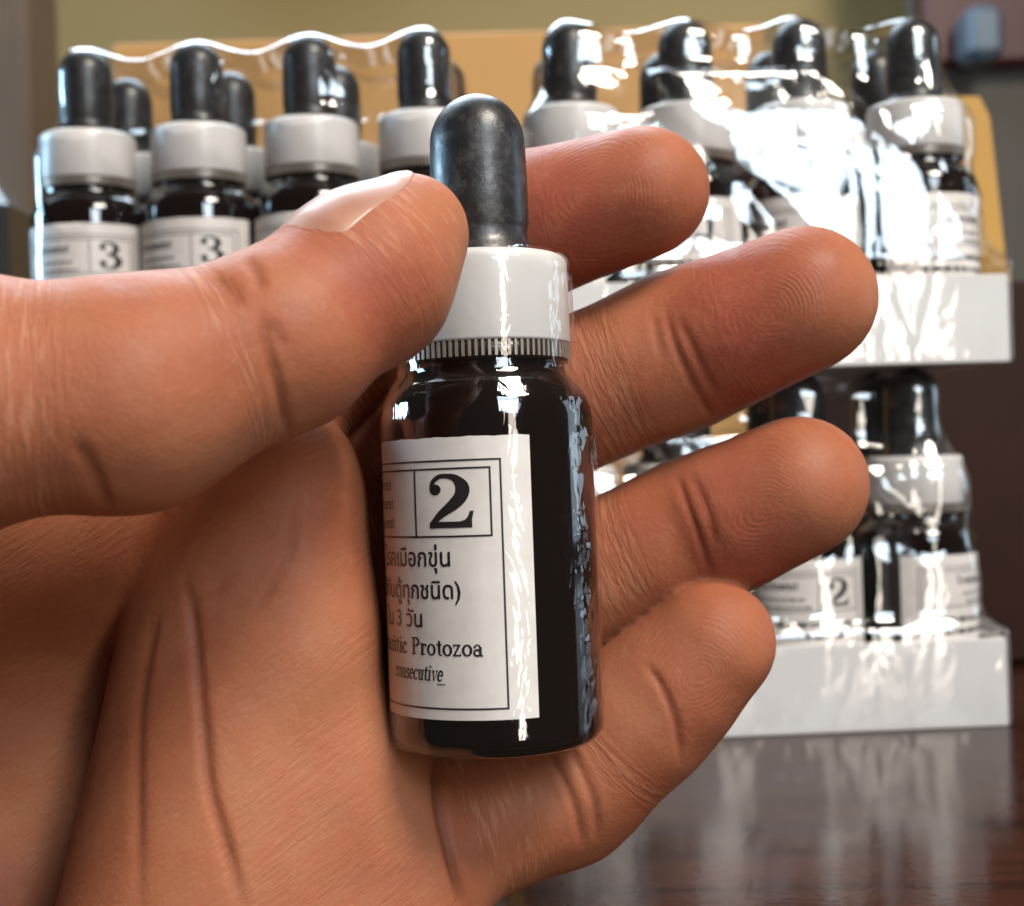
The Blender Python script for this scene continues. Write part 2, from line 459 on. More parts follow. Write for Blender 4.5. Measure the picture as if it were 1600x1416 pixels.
def serif_text(s, hgt, slant=0.0, w=0.13):
    """slab-serif letters drawn as strokes; x height 0.68 of the capital height"""
    parts = []; x = 0.0
    arc = lambda cx, cy, rx, ry, a0, a1, n=16: [(cx + rx * math.cos(R(a0 + (a1 - a0) * k / n)), cy + ry * math.sin(R(a0 + (a1 - a0) * k / n))) for k in range(n + 1)]
    th = w * 0.55
    for ch in s:
        q = []
        if ch == ' ': x += .42; continue
        if ch == 'P': q = [rect(.1, 0, .1 + w, 1), rect(0, 0, .34, th), rect(0, 1 - th, .3, 1), ribbon(arc(.3, .74, .27, .225, 95, -95), [th + (w - th) * math.sin(math.pi * k / 16) for k in range(17)])]; adv = .70
        elif ch == 'r': q = [rect(.08, 0, .08 + w, .68), rect(0, 0, .32, th), rect(0, .68 - th, .15, .68), ribbon(spline([(.18, .45), (.27, .61), (.40, .63)]), th), disc(.40, .57, .075)]; adv = .52
        elif ch == 'o': q = [ribbon(arc(.28, .34, .225, .30, 0, 360, 28), [th + (w - th) * abs(math.cos(2 * math.pi * k / 28)) for k in range(29)])]; adv = .62
        elif ch == 't': q = [rect(.12, .12, .12 + w, .86), rect(0, .68 - th, .36, .68), ribbon(spline([(.185, .14), (.23, .05), (.36, .06)]), th)]; adv = .42
        elif ch == 'z': q = [rect(.02, .68 - th * 1.1, .46, .68), rect(0, 0, .48, th * 1.1), ([(.0, .03), (.12, .03), (.47, .66), (.34, .66)], [(0, 1, 2, 3)]), rect(.02, .5, .06, .68), rect(.43, 0, .48, .18)]; adv = .56
        elif ch == 'a': q = [rect(.33, .05, .33 + w, .55), ribbon(spline([(.07, .52), (.18, .64), (.33, .62), (.40, .5)]), th), ribbon(arc(.23, .20, .175, .165, 0, 360, 22), w * .8), ribbon(spline([(.40, .08), (.45, .02), (.55, .05)]), th), disc(.09, .52, .065)]; adv = .58
        elif ch == 'i': q = [rect(.08, 0, .08 + w, .68), rect(0, 0, .30, th), rect(0, .68 - th, .15, .68), disc(.145, .88, .08)]; adv = .34
        elif ch == 'c': q = [ribbon(arc(.28, .34, .22, .30, 45, 320), [th + (w - th) * math.sin(math.pi * k / 16) for k in range(17)]), disc(.42, .53, .065)]; adv = .53
        elif ch == 'e': q = [ribbon(arc(.27, .34, .21, .30, 0, 320), [th + (w - th) * math.sin(math.pi * k / 16) for k in range(17)]), rect(.08, .33, .49, .33 + th)]; adv = .54
        elif ch == 'u': q = [rect(.08, .15, .08 + w, .68), rect(0, .68 - th, .15, .68), ribbon(spline([(.145, .18), (.2, .05), (.33, .06), (.42, .18)]), th), rect(.38, 0, .38 + w, .68), rect(.3, .68 - th, .4, .68), rect(.45, 0, .58, th)]; adv = .62
        elif ch == 'n': q = [rect(.08, 0, .08 + w, .68), rect(0, 0, .28, th), rect(0, .68 - th, .15, .68), ribbon(spline([(.16, .48), (.27, .62), (.38, .62), (.44, .5)]), th), rect(.38, 0, .38 + w, .52), rect(.32, 0, .58, th)]; adv = .62
        elif ch == 's': q = [ribbon(spline([(.37, .52), (.30, .63), (.13, .61), (.09, .49), (.22, .37), (.36, .25), (.36, .10), (.20, .035), (.05, .10), (.04, .2)]), w * .8)]; adv = .46
        elif ch == 'v': q = [([(.05, .68), (.19, .68), (.31, 0), (.25, 0)], [(3, 2, 1, 0)]), ([(.27, 0), (.31, 0), (.51, .68), (.45, .68)], [(0, 1, 2, 3)]), rect(0, .68 - th, .24, .68), rect(.38, .68 - th, .56, .68)]; adv = .56
        elif ch == 'm': q = [rect(.08 + .3 * k, 0, .08 + .3 * k + w, .6) for k in range(3)] + [rect(0, .62 - th, .75, .62)]; adv = .9
        elif ch == 'T': q = [rect(.26, 0, .26 + w, 1), rect(0, 1 - th, .66, 1), rect(.15, 0, .5, th)]; adv = .68
        else: adv = .5
        v_, f_ = merge(q)
        parts.append(([(px_ + x + slant * py_, py_) for px_, py_ in v_], f_)); x += adv
    v_, f_ = merge(parts)
    return [(a * hgt, b_ * hgt) for a, b_ in v_], f_

def font_text(s, size):
    c = bpy.data.curves.new('lettering', 'FONT'); c.body = s; c.size = size; c.resolution_u = 2; c.offset = 0.012 * size
    o = bpy.data.objects.new('lettering', c); col.objects.link(o)
    bpy.context.view_layer.update()
    dg = bpy.context.evaluated_depsgraph_get()
    me = o.evaluated_get(dg).to_mesh()
    v = [(p.co.x, p.co.y) for p in me.vertices]; f = [tuple(p.vertices) for p in me.polygons]
    o.evaluated_get(dg).to_mesh_clear()
    bpy.data.objects.remove(o); bpy.data.curves.remove(c)
    return v, f

def place(vf, right=None, left=None, base=0.0, sx=1.0, sy=1.0, shear=0.0):
    v, f = vf; xs = [p[0] for p in v]
    x0 = (right - max(xs) * sx) if right is not None else left - min(xs) * sx
    return [(p[0] * sx + x0, p[1] * sy + base + shear * p[0]) for p in v], f

RB = 12.0                                      # radius of the bottle body
def wrap(vf, r):
    v, f = vf
    return [(r * math.sin(s / RB), -r * math.cos(s / RB), z) for s, z in v], f

def frame(x0, y0, x1, y1, w, n=24):
    return [rect(x0, y0, x1, y0 + w, n), rect(x0, y1 - w, x1, y1, n), rect(x1 - w, y0 + w, x1, y1 - w), rect(x0, y0 + w, x0 + w, y1 - w)]

SL, SR, ZL0, ZL1 = -34.0, 4.75, 4.4, 34.4      # unrolled label: arc left / right, bottom / top
def label_print(ch, full):
    q = frame(SL + 3.4, 5.5, 1.55, 32.0, .20, 60) + frame(SL + 4.3, 23.75, .42, 31.15, .20, 60) + [rect(-8.55, 23.9, -8.33, 31.0)]
    q.append(place(digit(ch), left=-6.55, base=24.75, sx=6.75, sy=5.85))
    if full:
        q.append(place(font_text('โรคเมือกขุ่น', 2.75), right=-4.25, base=20.7, sx=.92))
        q.append(place(font_text('(ใช้กับตู้ทุกชนิด)', 2.65), right=-3.2, base=17.25, sx=.92))
        q.append(place(font_text('ใน 3 วัน', 2.55), right=-8.0, base=14.2))
        q.append(place(serif_text('Parasitic Protozoa', 1.85, 0, .15), right=-1.0, base=11.35, sx=1.02, shear=-.012))
        q.append(place(serif_text('consecutive', 1.7, .22, .15), right=-5.5, base=8.6, sx=.80, shear=-.012))
        q.append(rect(-6.3, 8.1, -5.3, 8.2))
        for k, (l, r_) in enumerate(((-20, -13.0), (-19, -12.6), (-21, -12.4))):
            q.append(place(serif_text('Treatment', 1.3), right=r_, base=29.0 - 2.1 * k))
    else:
        q.append(place(serif_text('Treatment', 1.8, 0, .17), right=-12.5, base=28.3, sx=1.1))
        for k, (l, r_) in enumerate(((-21, -12.2), (-20, -11.0))):       # small print too fine to read
            x = l
            while x < r_:
                wd = random.uniform(.5, 1.6); q.append(rect(x, 26.0 - 1.6 * k, x + wd, 26.45 - 1.6 * k, 2)); x += wd + .35
        for k, r_ in enumerate((-2.5, -3.5, -5.0, -2.0, -4.0)):
            x = -27.0
            while x < r_:
                wd = random.uniform(.6, 2.2); q.append(rect(x, 20.6 - 2.5 * k, x + wd, 21.6 - 2.5 * k, 2)); x += wd + .45
    return merge(q)

# ================================================================ DROPPER BOTTLE
def arcp(cx, cz, r, a0, a1, n):
    return [(cx + r * math.cos(R(a0 + (a1 - a0) * k / n)), cz + r * math.sin(R(a0 + (a1 - a0) * k / n))) for k in range(n + 1)]

BODY = [(8.5, .5), (9.4, 0.05)] + arcp(9.8, 2.2, 2.2, -90, 0, 8) + [(12, 20), (12, 34.6)] + [(11.9, 35.6), (11.55, 36.8), (10.9, 37.9), (10.1, 38.7), (9.45, 39.3), (9.15, 40.0), (9.1, 40.6), (9.3, 41.1), (9.3, 42.5)]
CAPP = [(9.3, 43.0), (9.75, 43.05), (9.85, 43.3), (9.75, 51.9)] + arcp(8.75, 52.1, 1.0, 0, 88, 6) + [(6.3, 53.15)]
BULB = [(6.6, 53.0), (6.5, 53.5), (6.05, 54.3), (5.72, 55.3), (5.62, 56.1), (5.68, 56.5), (5.85, 57.0), (5.86, 60), (5.78, 64)] + [(5.75 * math.cos(R(a)), 66.3 + 6.1 * math.sin(R(a))) for a in range(4, 90, 8)] + [(.25, 72.42)]

UP = 1.9                                       # neck, collar and bulb sit this much above the label's top
BODY = [(r_, z_ + UP if z_ > 30 else z_) for r_, z_ in BODY]
CAPP = [(r_, z_ + UP) for r_, z_ in CAPP]
BULB = [(r_ * (.955 if z_ > 54 else 1), 53.0 + UP + (z_ - 53.0) * .985) for r_, z_ in BULB]

def make_bottle(ch, full, root=None, seg=72):
    root = empty('dropper_bottle')
    link_mesh('glass_body', *lathe(BODY, seg), 'glass', root)
    link_mesh('neck_ring', *lathe([(9.2, 40.9 + UP), (9.55, 41.0 + UP), (9.6, 42.9 + UP), (9.2, 43.0 + UP)], seg), 'ring', root)
    ribs = []
    for k in range(84):
        a = 2 * math.pi * k / 84; c, s = math.cos(a), math.sin(a)
        v, f = box_vf(-.16, .16, -9.78, -9.5, 41.25 + UP, 42.98 + UP)
        ribs.append(([(x * c - y * s, x * s + y * c, z) for x, y, z in v], f))
    link_mesh('rib_band', *merge(ribs), 'rib', root, False)
    link_mesh('cap', *lathe(CAPP, seg), 'cap', root)
    link_mesh('rubber_bulb', *lathe(BULB, 48, False), 'rubber', root)
    nx, nz = 60, 6; v = []
    for j in range(nz + 1):
        for i in range(nx + 1):
            z = ZL0 + (ZL1 - ZL0) * j / nz
            if j == nz: z += .035 * math.sin(i * .9) + .03 * math.sin(i * 2.3)
            v.append((SL + (SR - SL) * i / nx, z))
    f = [(j * (nx + 1) + i, j * (nx + 1) + i + 1, (j + 1) * (nx + 1) + i + 1, (j + 1) * (nx + 1) + i) for j in range(nz) for i in range(nx)]
    lab = link_mesh('paper_label', *wrap((v, f), RB + .06), 'paper', root)
    link_mesh('lettering', *wrap(label_print(ch, full), RB + .11), 'ink', lab, False)
    return root

hero = make_bottle('2', True, seg=128)
tag(hero, 'small black glass dropper bottle held upright between thumb and fingers, label marked 2', 'bottle')
# clear shrink sleeve round the bottle, loose and creased at the right
def sleeve():
    prof = [(12.0, .6), (12.3, 2.2), (12.2, 10), (12.2, 20), (12.2, 34.6), (11.9, 36.6), (11.0, 38.6), (10.2, 39.8), (9.95, 41), (10.05, 43), (10.1, 48), (10.0, 51.9), (9.5, 52.9), (8.6, 53.45)]
    prof = [(r_, z_ + UP if z_ > 30 else z_) for r_, z_ in prof]
    zs = np.array([p[1] for p in prof]); rs = np.array([p[0] for p in prof])
    z = np.linspace(.6, 53.45 + UP, 150); r = np.interp(z, zs, rs); n = 200
    rng = np.random.RandomState(3); v = []
    ph = rng.rand(8) * 6.28
    for i, (zz, rr) in enumerate(zip(z, r)):
        for k in range(n):
            a = 2 * math.pi * k / n; deg = math.degrees(a)
            loose = math.exp(-((deg - 72) / 26) ** 2)
            w = .10 * math.sin(7 * a + .55 * zz + ph[0]) * math.sin(.9 * zz + 3 * a + ph[1]) + .06 * math.sin(19 * a - 1.1 * zz + ph[2])
            rr2 = rr + .03 + .05 * abs(w) + loose * (.14 + 1.1 * abs(w) + .10 * math.sin(.42 * zz + 4 * a))
            v.append((rr2 * math.sin(a), -rr2 * math.cos(a), zz))
    f = [(i * n + k, i * n + (k + 1) % n, (i + 1) * n + (k + 1) % n, (i + 1) * n + k) for i in range(len(z) - 1) for k in range(n)]
    return v, f
link_mesh('shrink_sleeve', *sleeve(), 'film_bottle', hero)
base = P(778, 1160, 163.0)
hero.location = tuple(base * MM)
HROT = Matrix.Rotation(R(-0.2), 4, 'Y') @ Matrix.Rotation(R(-1.5), 4, 'X')
hero.rotation_euler = HROT.to_euler()

# ================================================================ PACKS BEHIND
def tray_mesh(x0, x1, y0, y1, hgt, w=.9):
    return merge([box_vf(x0, x1, y0, y0 + w, 0, hgt, .25), box_vf(x0, x1, y1 - w, y1, 0, hgt, .25),
                  box_vf(x0, x0 + w, y0 + w + .02, y1 - w - .02, 0, hgt, .25), box_vf(x1 - w, x1, y0 + w + .02, y1 - w - .02, 0, hgt, .25),
                  box_vf(x0 + w + .02, x1 - w - .02, y0 + w + .02, y1 - w - .02, .1, .9)])

def film_mesh(cols, rows, loose, seed):
    """plastic film pulled over the tray, bodies, caps and bulbs of a pack; x along the front, y to the back"""
    x1 = 24 * (cols - 1); y1 = 24 * (rows - 1); cx, cy = x1 / 2, y1 / 2
    rng = np.random.RandomState(seed); ph = rng.rand(12) * 6.28
    def fn(p):
        x, y, z = p[:, 0], p[:, 1], p[:, 2]
        sc = (1 - np.cos(2 * np.pi * x / 24.0)) * .5            # 0 at a bottle, 1 between two
        sy = (1 - np.cos(2 * np.pi * y / 24.0)) * .5
        d = rbox(p, (cx, cy, 9.6), (cx + 13.9, cy + 13.9, 10.2), .8)
        g = rbox(p, (cx, cy, 18), (cx + 12.6, cy + 12.6, 18.5), 9) + (1 - loose) * 2.2 * sc
        c = rbox(p, (cx, cy, 42), (cx + 10.5, cy + 10.5, 12.2), 6) + (1 - loose) * 1.6 * sc
        u = rbox(p, (cx, cy, 58), (cx + 6.6, cy + 6.6, 14.8 ), 6) + 3.2 * sc * (1 - .3 * loose) + 2.0 * sy
        d = smin(d, g, 5); d = smin(d, c, 6); d = smin(d, u, 7 + 6 * loose)
        if loose > .4:                                          # taut oblique sheet over the caps
            A = R(6.5); band = np.abs(x - 50 + (z - 40) * .9) - 17
            tent = np.maximum(np.maximum(-y * math.cos(A) + z * math.sin(A) - 14.5 * math.cos(A) - 22 * math.sin(A), y - 6), np.maximum(np.maximum(z - 60, (42 if loose < .6 else 21) - z), band))
            calm = 1 - np.clip(-band / 8, 0, 1) * .75
            d = smin(d, tent, 4)
        else: calm = 1.0
        q = x * .8 + z * .6; s = x * .6 - z * .8                # folds run obliquely down the front
        rid = lambda a: 1 - 1.6 * np.abs(np.sin(a * .5))
        w = rid(q * .26 + ph[0] + .9 * np.sin(s * .13 + ph[1])) * np.sin(s * .16 + ph[2]) + .5 * rid(q * .62 + ph[3] + np.sin(s * .2 + y * .2)) * np.sin(s * .35 + ph[4])
        return (d - .25 - (.22 + .45 * loose) * calm * w * np.clip((z - 14) / 14, .06, 1)).astype(np.float32)
    V, Q = iso_mesh(fn, (-22, -22, -2.5), (x1 + 22, y1 + 22, 80), 1.0, margin=3.5)
    V = laplace(V, Q, 1)
    V[:, 2] = np.maximum(V[:, 2], .02)
    return V, Q

ENDS = {1: (', end bottle facing the neighbouring tray', ', second from the neighbouring tray', ', third from the neighbouring tray', ', end bottle beside the yellow folder'),
        2: (', outer end bottle', ', second from the outer end', ', second from the inner end', ', inner end bottle behind the held bottle'),
        3: (', end bottle facing the neighbouring tray', ', second from the neighbouring tray', ', third from the neighbouring tray', ', end bottle beside the pale blue pen')}
TX0, TX1, TY0 = -13.2, 24 * 3 + 13.2, -13.3
def make_pack(name, loc, yaw, rows, ch, rots, labels, loose, seed, packlabel, bottle_proto, lift=0.95, xs=(0, 24, 48, 72), roll=0.0):
    ex = empty('shrink_wrapped_tray', loc, yaw)
    ex.rotation_euler = (0, roll, yaw)
    tag(ex, packlabel, 'tray', 'shrink-wrapped trays of dropper bottles')
    link_mesh('carton_tray', *tray_mesh(TX0, TX1, TY0, 24 * (rows - 1) + 13.3, 17.6), 'carton', ex, False)
    link_mesh('shrink_film', *film_mesh(4, rows, loose, seed), 'film', ex)
    bpy.context.view_layer.update()
    mw = ex.matrix_world.copy()
    for r_ in range(rows):
        for i in range(4):
            o = copy_tree(bottle_proto) if r_ == 0 else copy_tree(bottle_proto, None, ('lettering', 'rib_band'))
            rz = R(rots[i]) if r_ == 0 else R(random.uniform(0, 360))
            o.matrix_world = mw @ Matrix.Translation((xs[i] * MM, 24 * r_ * MM, lift * MM)) @ Matrix.Rotation(rz, 4, 'Z') @ Matrix.Diagonal((1, 1, .97, 1))
            if r_ == 0: tag(o, labels[0] + ENDS[labels[4]][i], 'bottle', labels[1])
            else: tag(o, labels[2], 'bottle', labels[3])
    return ex

pb = {c: make_bottle(c, False) for c in '234'}
D0 = 294.0
def pack_origin(px, py_unused, z, Y=D0): 
    q = P(px, 708, Y); return (q[0], Y, z)
make_pack('p', pack_origin(888, 0, 0, 295), R(3.0), 2, '2', (38, 20, 40, 128),
          ('dropper bottle labelled two in the bottom tray', 'front-row bottles labelled two',
           'dropper bottle behind the front row of the bottom tray', 'back bottles of the bottom tray', 3), 0.45, 5,
          'white tray of number-two bottles in clear film, standing on the table, loosely wrapped', pb['2'])
make_pack('p', pack_origin(908, 0, 72.6, 294), R(4.0), 2, '4', (0, 24, 27, 112),
          ('dropper bottle labelled four in the top tray', 'front-row bottles labelled four',
           'dropper bottle behind the front row of number-four bottles', 'back bottles of the tray numbered four', 1), 0.8, 11,
          'white tray of number-four bottles in shiny film on top of another tray', pb['4'])
make_pack('p', pack_origin(152, 0, 72.4, 302), R(-6.0), 2, '3', (61, 48, 52, 48),
          ('dropper bottle labelled three in its tray', 'front-row bottles labelled three',
           'dropper bottle behind the front row of number-three bottles', 'back bottles of the tray numbered three', 2), 0.05, 23,
          'tray of number-three bottles in tight clear film, in front of the orange cardboard box', pb['3'])
make_pack('p', pack_origin(152, 0, 0, 302), R(-6.0), 1, '3', (61, 48, 52, 48),
          ('dropper bottle under the number-three tray', 'bottles under the number-three tray',
           '', '', 2), 0.1, 31, 'white tray of bottles supporting the number-three tray, behind the hand', pb['3'])
for o in pb.values():
    for c in list(o.children):
        for g_ in list(c.children): bpy.data.objects.remove(g_)
        bpy.data.objects.remove(c)
    bpy.data.objects.remove(o)

# ================================================================ THINGS BEHIND
def boxthing(name, x0, x1, y0, y1, z0, z1, m_, bev=1.0, parent=None):
    v, f = box_vf(x0, x1, y0, y1, z0, z1, bev)
    return link_mesh(name, v, f, m_, parent, False)

def fx(px, Y): return P(px, 708, Y)[0]
def fz(py, Y): return CAMZ - (py - 708) / FPX * Y
# cardboard box behind the packs
cb = empty('cardboard_box', (0, 470, 0))
tag(cb, 'orange-brown cardboard box standing behind the wrapped trays', 'box')
xa, xb = fx(195, 470), fx(1215, 470); zt = fz(50, 470)
boxthing('box_wall', xa, xb, 0, 3, 0, zt, 'board', .6, cb)
boxthing('box_wall', xa, xb, 117, 120, 0, zt, 'board', .6, cb)
boxthing('box_wall', xa, xa + 3, 3.05, 116.95, 0, zt - .4, 'board', .6, cb)
boxthing('box_wall', xb - 3, xb, 3.05, 116.95, 0, zt - .4, 'board', .6, cb)
fl = boxthing('box_flap', xa + 75, xb - 80, 4, 96, zt - 1, zt + 1.6, 'board_edge', .5, cb)
# brown door jamb at the left, cabinet and boards at the right
o = boxthing('door_post', fx(-420, 800), fx(62, 800), 800, 860, -600, 900, 'brown', 4)
tag(o, 'brown wooden post in front of the olive wall', 'post')
o = boxthing('black_case', fx(-220, 420), fx(46, 420), 400, 440, 0, fz(258, 420), 'black', 9)
tag(o, 'black rounded case beside the number-three tray', 'case')
cab = empty('cabinet', (0, 950, 0)); tag(cab, 'dark brown wooden cabinet behind the table on the right', 'cabinet')
boxthing('cabinet_front', fx(1080, 950), fx(2300, 950), 0, 60, -600, fz(560, 950), 'darkwood', 3, cab)
boxthing('cabinet_top', fx(1060, 950), fx(2320, 950), -12, 70, fz(560, 950) + .2, fz(530, 950), 'brown', 3, cab)
o = boxthing('grey_panel', fx(1440, 940), fx(2300, 940), 936, 948, fz(530, 944) + .5, fz(-400, 940), 'grey', 3)
tag(o, 'warm grey panel standing on the dark cabinet', 'panel')
o = boxthing('maroon_board', fx(1475, 900), fx(1900, 900), 915, 930, fz(112, 900), fz(-300, 900), 'maroon', 3)
tag(o, 'dark maroon board fixed on the grey panel', 'board')
o = boxthing('blue_grey_box', fx(1535, 880), fx(1593, 880), 880, 912, fz(112, 880), fz(28, 880), 'bluegrey', 5)
tag(o, 'small blue-grey box in front of the maroon board', 'box')
def yellow():
    y = 372; pts = [(fx(1480, y), fz(470, y) + .3), (fx(1588, y), fz(470, y) + .3), (fx(1580, y), fz(420, y)), (fx(1563, y), fz(207, y)), (fx(1548, y), fz(174, y)), (fx(1490, y), fz(172, y))]
    n = len(pts); v = [(x, y, z) for x, z in pts] + [(x, y + 14, z) for x, z in pts]
    f = [tuple(range(n)), tuple(range(2 * n - 1, n - 1, -1))] + [(k, k + n, (k + 1) % n + n, (k + 1) % n) for k in range(n)]
    return v, f
tag(link_mesh('yellow_folder', *yellow(), 'yellow', None, False), 'upright yellow card folder behind the number-four tray', 'folder')
o = boxthing('wooden_box', fx(1440, 365), fx(1640, 365), 362, 420, .2, fz(470, 372), 'darkwood', 1.5)
tag(o, 'dark brown wooden box under the yellow folder', 'box')
o = boxthing('black_box', fx(1520, 600), fx(1760, 600), 590, 660, 0.2, fz(640, 600), 'black', 3)
tag(o, 'low black box on the table behind the bottom tray', 'box')
def rod(a, b, r, n=16):
    a = np.array(a, float); b = np.array(b, float); d = b - a; L = np.linalg.norm(d); d /= L
    s = np.cross(d, (0, 0, 1)); s /= np.linalg.norm(s); u = np.cross(s, d)
    prof = [(r * .3, 0), (r * .8, .4 * r), (r, 1.2 * r), (r, L * .6), (r * 1.08, L * .6 + .1), (r * 1.08, L - 1.2 * r), (r * .8, L - .3 * r), (r * .3, L)]
    v = []; 
    for rr, t_ in prof:
        for k in range(n):
            an = 2 * math.pi * k / n
            v.append(a + d * t_ + s * rr * math.cos(an) + u * rr * math.sin(an))
    f = [(i * n + k, i * n + (k + 1) % n, (i + 1) * n + (k + 1) % n, (i + 1) * n + k) for i in range(len(prof) - 1) for k in range(n)]
    f += [tuple(range(n - 1, -1, -1)), tuple(range((len(prof) - 1) * n, len(prof) * n))]
    return v, f
zb = fz(640, 600)
tag(link_mesh('pale_blue_pen', *rod(P(1541, 806, 420), P(1800, 800, 440), 1.6), 'paleblue'), 'pale blue pen beside the bottom tray on the right', 'pen')

# ================================================================ THE HAND
TH = [P(-560, 1000, 158), P(-90, 628, 130), P(200, 618, 134), P(440, 530, 139.5), P(570, 432, 145), P(640, 356, 147.5)]
FING = {  # centre lines: base of the finger, middle joint, end joint, finger tip;  radii in mm
    'index':  ([P(385, 690, 178), P(590, 455, 188), P(800, 362, 185), P(1012, 298, 178)], [11.0, 9.6, 9.2, 7.65]),
    'middle': ([P(440, 850, 182), P(720, 690, 189), P(1065, 547, 183), P(1262, 464, 177)], [11.0, 9.8, 9.4, 8.5]),
    'ring':   ([P(450, 1020, 181), P(750, 975, 189), P(1085, 832, 183), P(1252, 757, 177)], [11.0, 9.4, 8.75, 8.2]),
    'little': ([P(600, 1310, 174), P(880, 1232, 179), P(1020, 1098, 177.5), P(1118, 1000, 175)], [12.0, 9.0, 8.1, 7.1]),
}
WR = P(330, 1760, 160)
def hand_sdf(p):
    # palm
    mc = [(P(410, 745, 170), 10.2), (P(400, 850, 170), 12.0), (P(415, 1020, 170), 12.0), (P(490, 1190, 171), 12.0), (P(560, 1330, 171), 12.0)]
    d = None
    for k, (q, r) in enumerate(mc):
        c = cone(p, q, WR + (q - P(415, 1020, 170)) * np.array([.45, .3, .25]) - np.array([9.0 if k == 0 else 0, 0, 0]), r, 12.8)
        d = c if d is None else smin(d, c, 7)
    d = smin(d, ellip(p, P(435, 800, 165), (9.5, 9.5, 12)), 4)        # pads under the fingers
    d = smin(d, ellip(p, P(465, 1000, 164), (9.5, 9, 14)), 4)
    d = smin(d, ellip(p, P(540, 1250, 166), (10, 9, 13)), 5)
    d = smin(d, cone(p, P(640, 1370, 169), P(420, 1800, 158), 10, 13), 6)
    # forearm
    d = smin(d, cone(p, P(200, 2050, 152), P(-200, 2800, 125), 21, 27), 14)
    # fingers
    fing = None
    for nm, (q, r) in FING.items():
        a = cone(p, q[0], q[1], r[0], r[1])
        b_ = cone(p, q[1], q[2], r[1], r[2])
        c = cone(p, q[2], q[3], r[2], r[3])
        e = smin(smin(a, b_, 3), c, 4.0)
        m1 = q[1] * .45 + q[2] * .55; m2 = q[2] * .35 + q[3] * .65    # soft pads on the palm side
        ax1 = (q[2] - q[1]) * .22; ax2 = (q[3] - q[2]) * .22
        o1 = np.array([0, -1.3, -.2])
        e = smin(e, cone(p, m1 - ax1 + o1, m1 + ax1 + o1, r[1] - .9, r[1] - 1.1), 3)
        e = smin(e, cone(p, m2 - ax2 + o1, m2 + ax2 + o1 * .6, r[3] + .1, r[3] - .5), 3)
        fing = e if fing is None else smin(fing, e, 0.5)
    d = smin(d, fing, 3.0)
    # thumb
    t_ = cone(p, TH[0], TH[1], 17, 11.2)
    t_ = smin(t_, cone(p, TH[1], TH[2], 11.0, 10.3), 4)
    t_ = smin(t_, cone(p, TH[2], TH[3], 10.2, 8.7), 4)
    dis = cone(p, TH[3], TH[4], 8.9, 8.0)
    dis = smin(dis, cone(p, TH[4], TH[5], 8.0, 5.4), 4)
    dis = smin(dis, cone(p, TH[4] + np.array([.4, 3.6, -1.4]), TH[5] + np.array([.4, 2.2, -1.0]), 6.4, 4.5), 4)
    t_ = smin(t_, dis, 2.0)
    web = cone(p, P(150, 780, 174), P(-220, 790, 164), 16, 19)
    web = smin(web, cone(p, P(130, 960, 187), P(40, 1750, 188), 14, 16), 14)
    web = smin(web, cone(p, P(-20, 940, 188), P(-60, 1750, 190), 15, 16), 14)
    web = smin(web, cone(p, P(-180, 960, 188), P(-250, 1750, 192), 15, 18), 12)
    web = smin(web, cone(p, P(-520, 1000, 168), P(-330, 1750, 190), 18, 20), 12)
    web = smin(web, cone(p, P(-430, 1300, 176), P(60, 2080, 158), 18, 19), 14)
    d = smin(d, web, 2.5)
    d = smin(d, t_, 1.2)
    return d

HV, HQ = iso_mesh(hand_sdf, (-140, 100, -175), (52, 205, 100), 0.45, margin=1.0)
HV = laplace(HV, HQ, 3)
HN = vnormals(HV, HQ)
px, py = to_px(HV)
facing = np.clip(-(HN * (HV - np.array([0, 0, CAMZ]))).sum(1) / np.linalg.norm(HV - np.array([0, 0, CAMZ]), axis=1) * 2.5, 0, 1)

# skin creases, pressed into the surface along lines drawn on the palm side
CREASES = [
    ([(1040, 482), (1052, 530), (1075, 585), (1100, 632), (1112, 650)], .24, .38), ([(1020, 492), (1034, 560)], .2, .5), ([(1062, 500), (1090, 560), (1118, 615)], .22, .5),
    ([(1058, 742), (1072, 785), (1092, 840), (1112, 902)], .24, .38), ([(1084, 745), (1105, 800), (1118, 850)], .2, .5),
    ([(1012, 1040), (1036, 1078), (1056, 1130), (1064, 1190)], .34, .42),
    ([(850, 1168), (876, 1210), (898, 1262), (910, 1320)], .36, .42), ([(884, 1162), (908, 1205), (928, 1255), (934, 1312)], .3, .42),
    ([(684, 1172), (686, 1250), (702, 1330), (728, 1425)], .8, .6),
    ([(290, 905), (304, 980), (318, 1133), (329, 1232), (356, 1325), (380, 1420)], .55, .6),
    ([(248, 960), (236, 1002), (219, 1106), (216, 1243), (219, 1420)], .32, .6),
    ([(466, 788), (455, 860), (425, 915), (398, 956)], .25, .5), ([(290, 940), (330, 930), (362, 905)], .2, .5),
    ([(408, 490), (422, 560), (438, 620), (452, 690)], .40, .5), ([(420, 500), (445, 545)], .2, .6),
    ([(120, 690), (150, 745), (172, 800)], .4, .6), ([(330, 430), (360, 455), (372, 480)], .3, .7), ([(385, 400), (402, 430), (408, 455)], .3, .6),
]
crease = np.zeros(len(HV))
disp = np.zeros(len(HV))
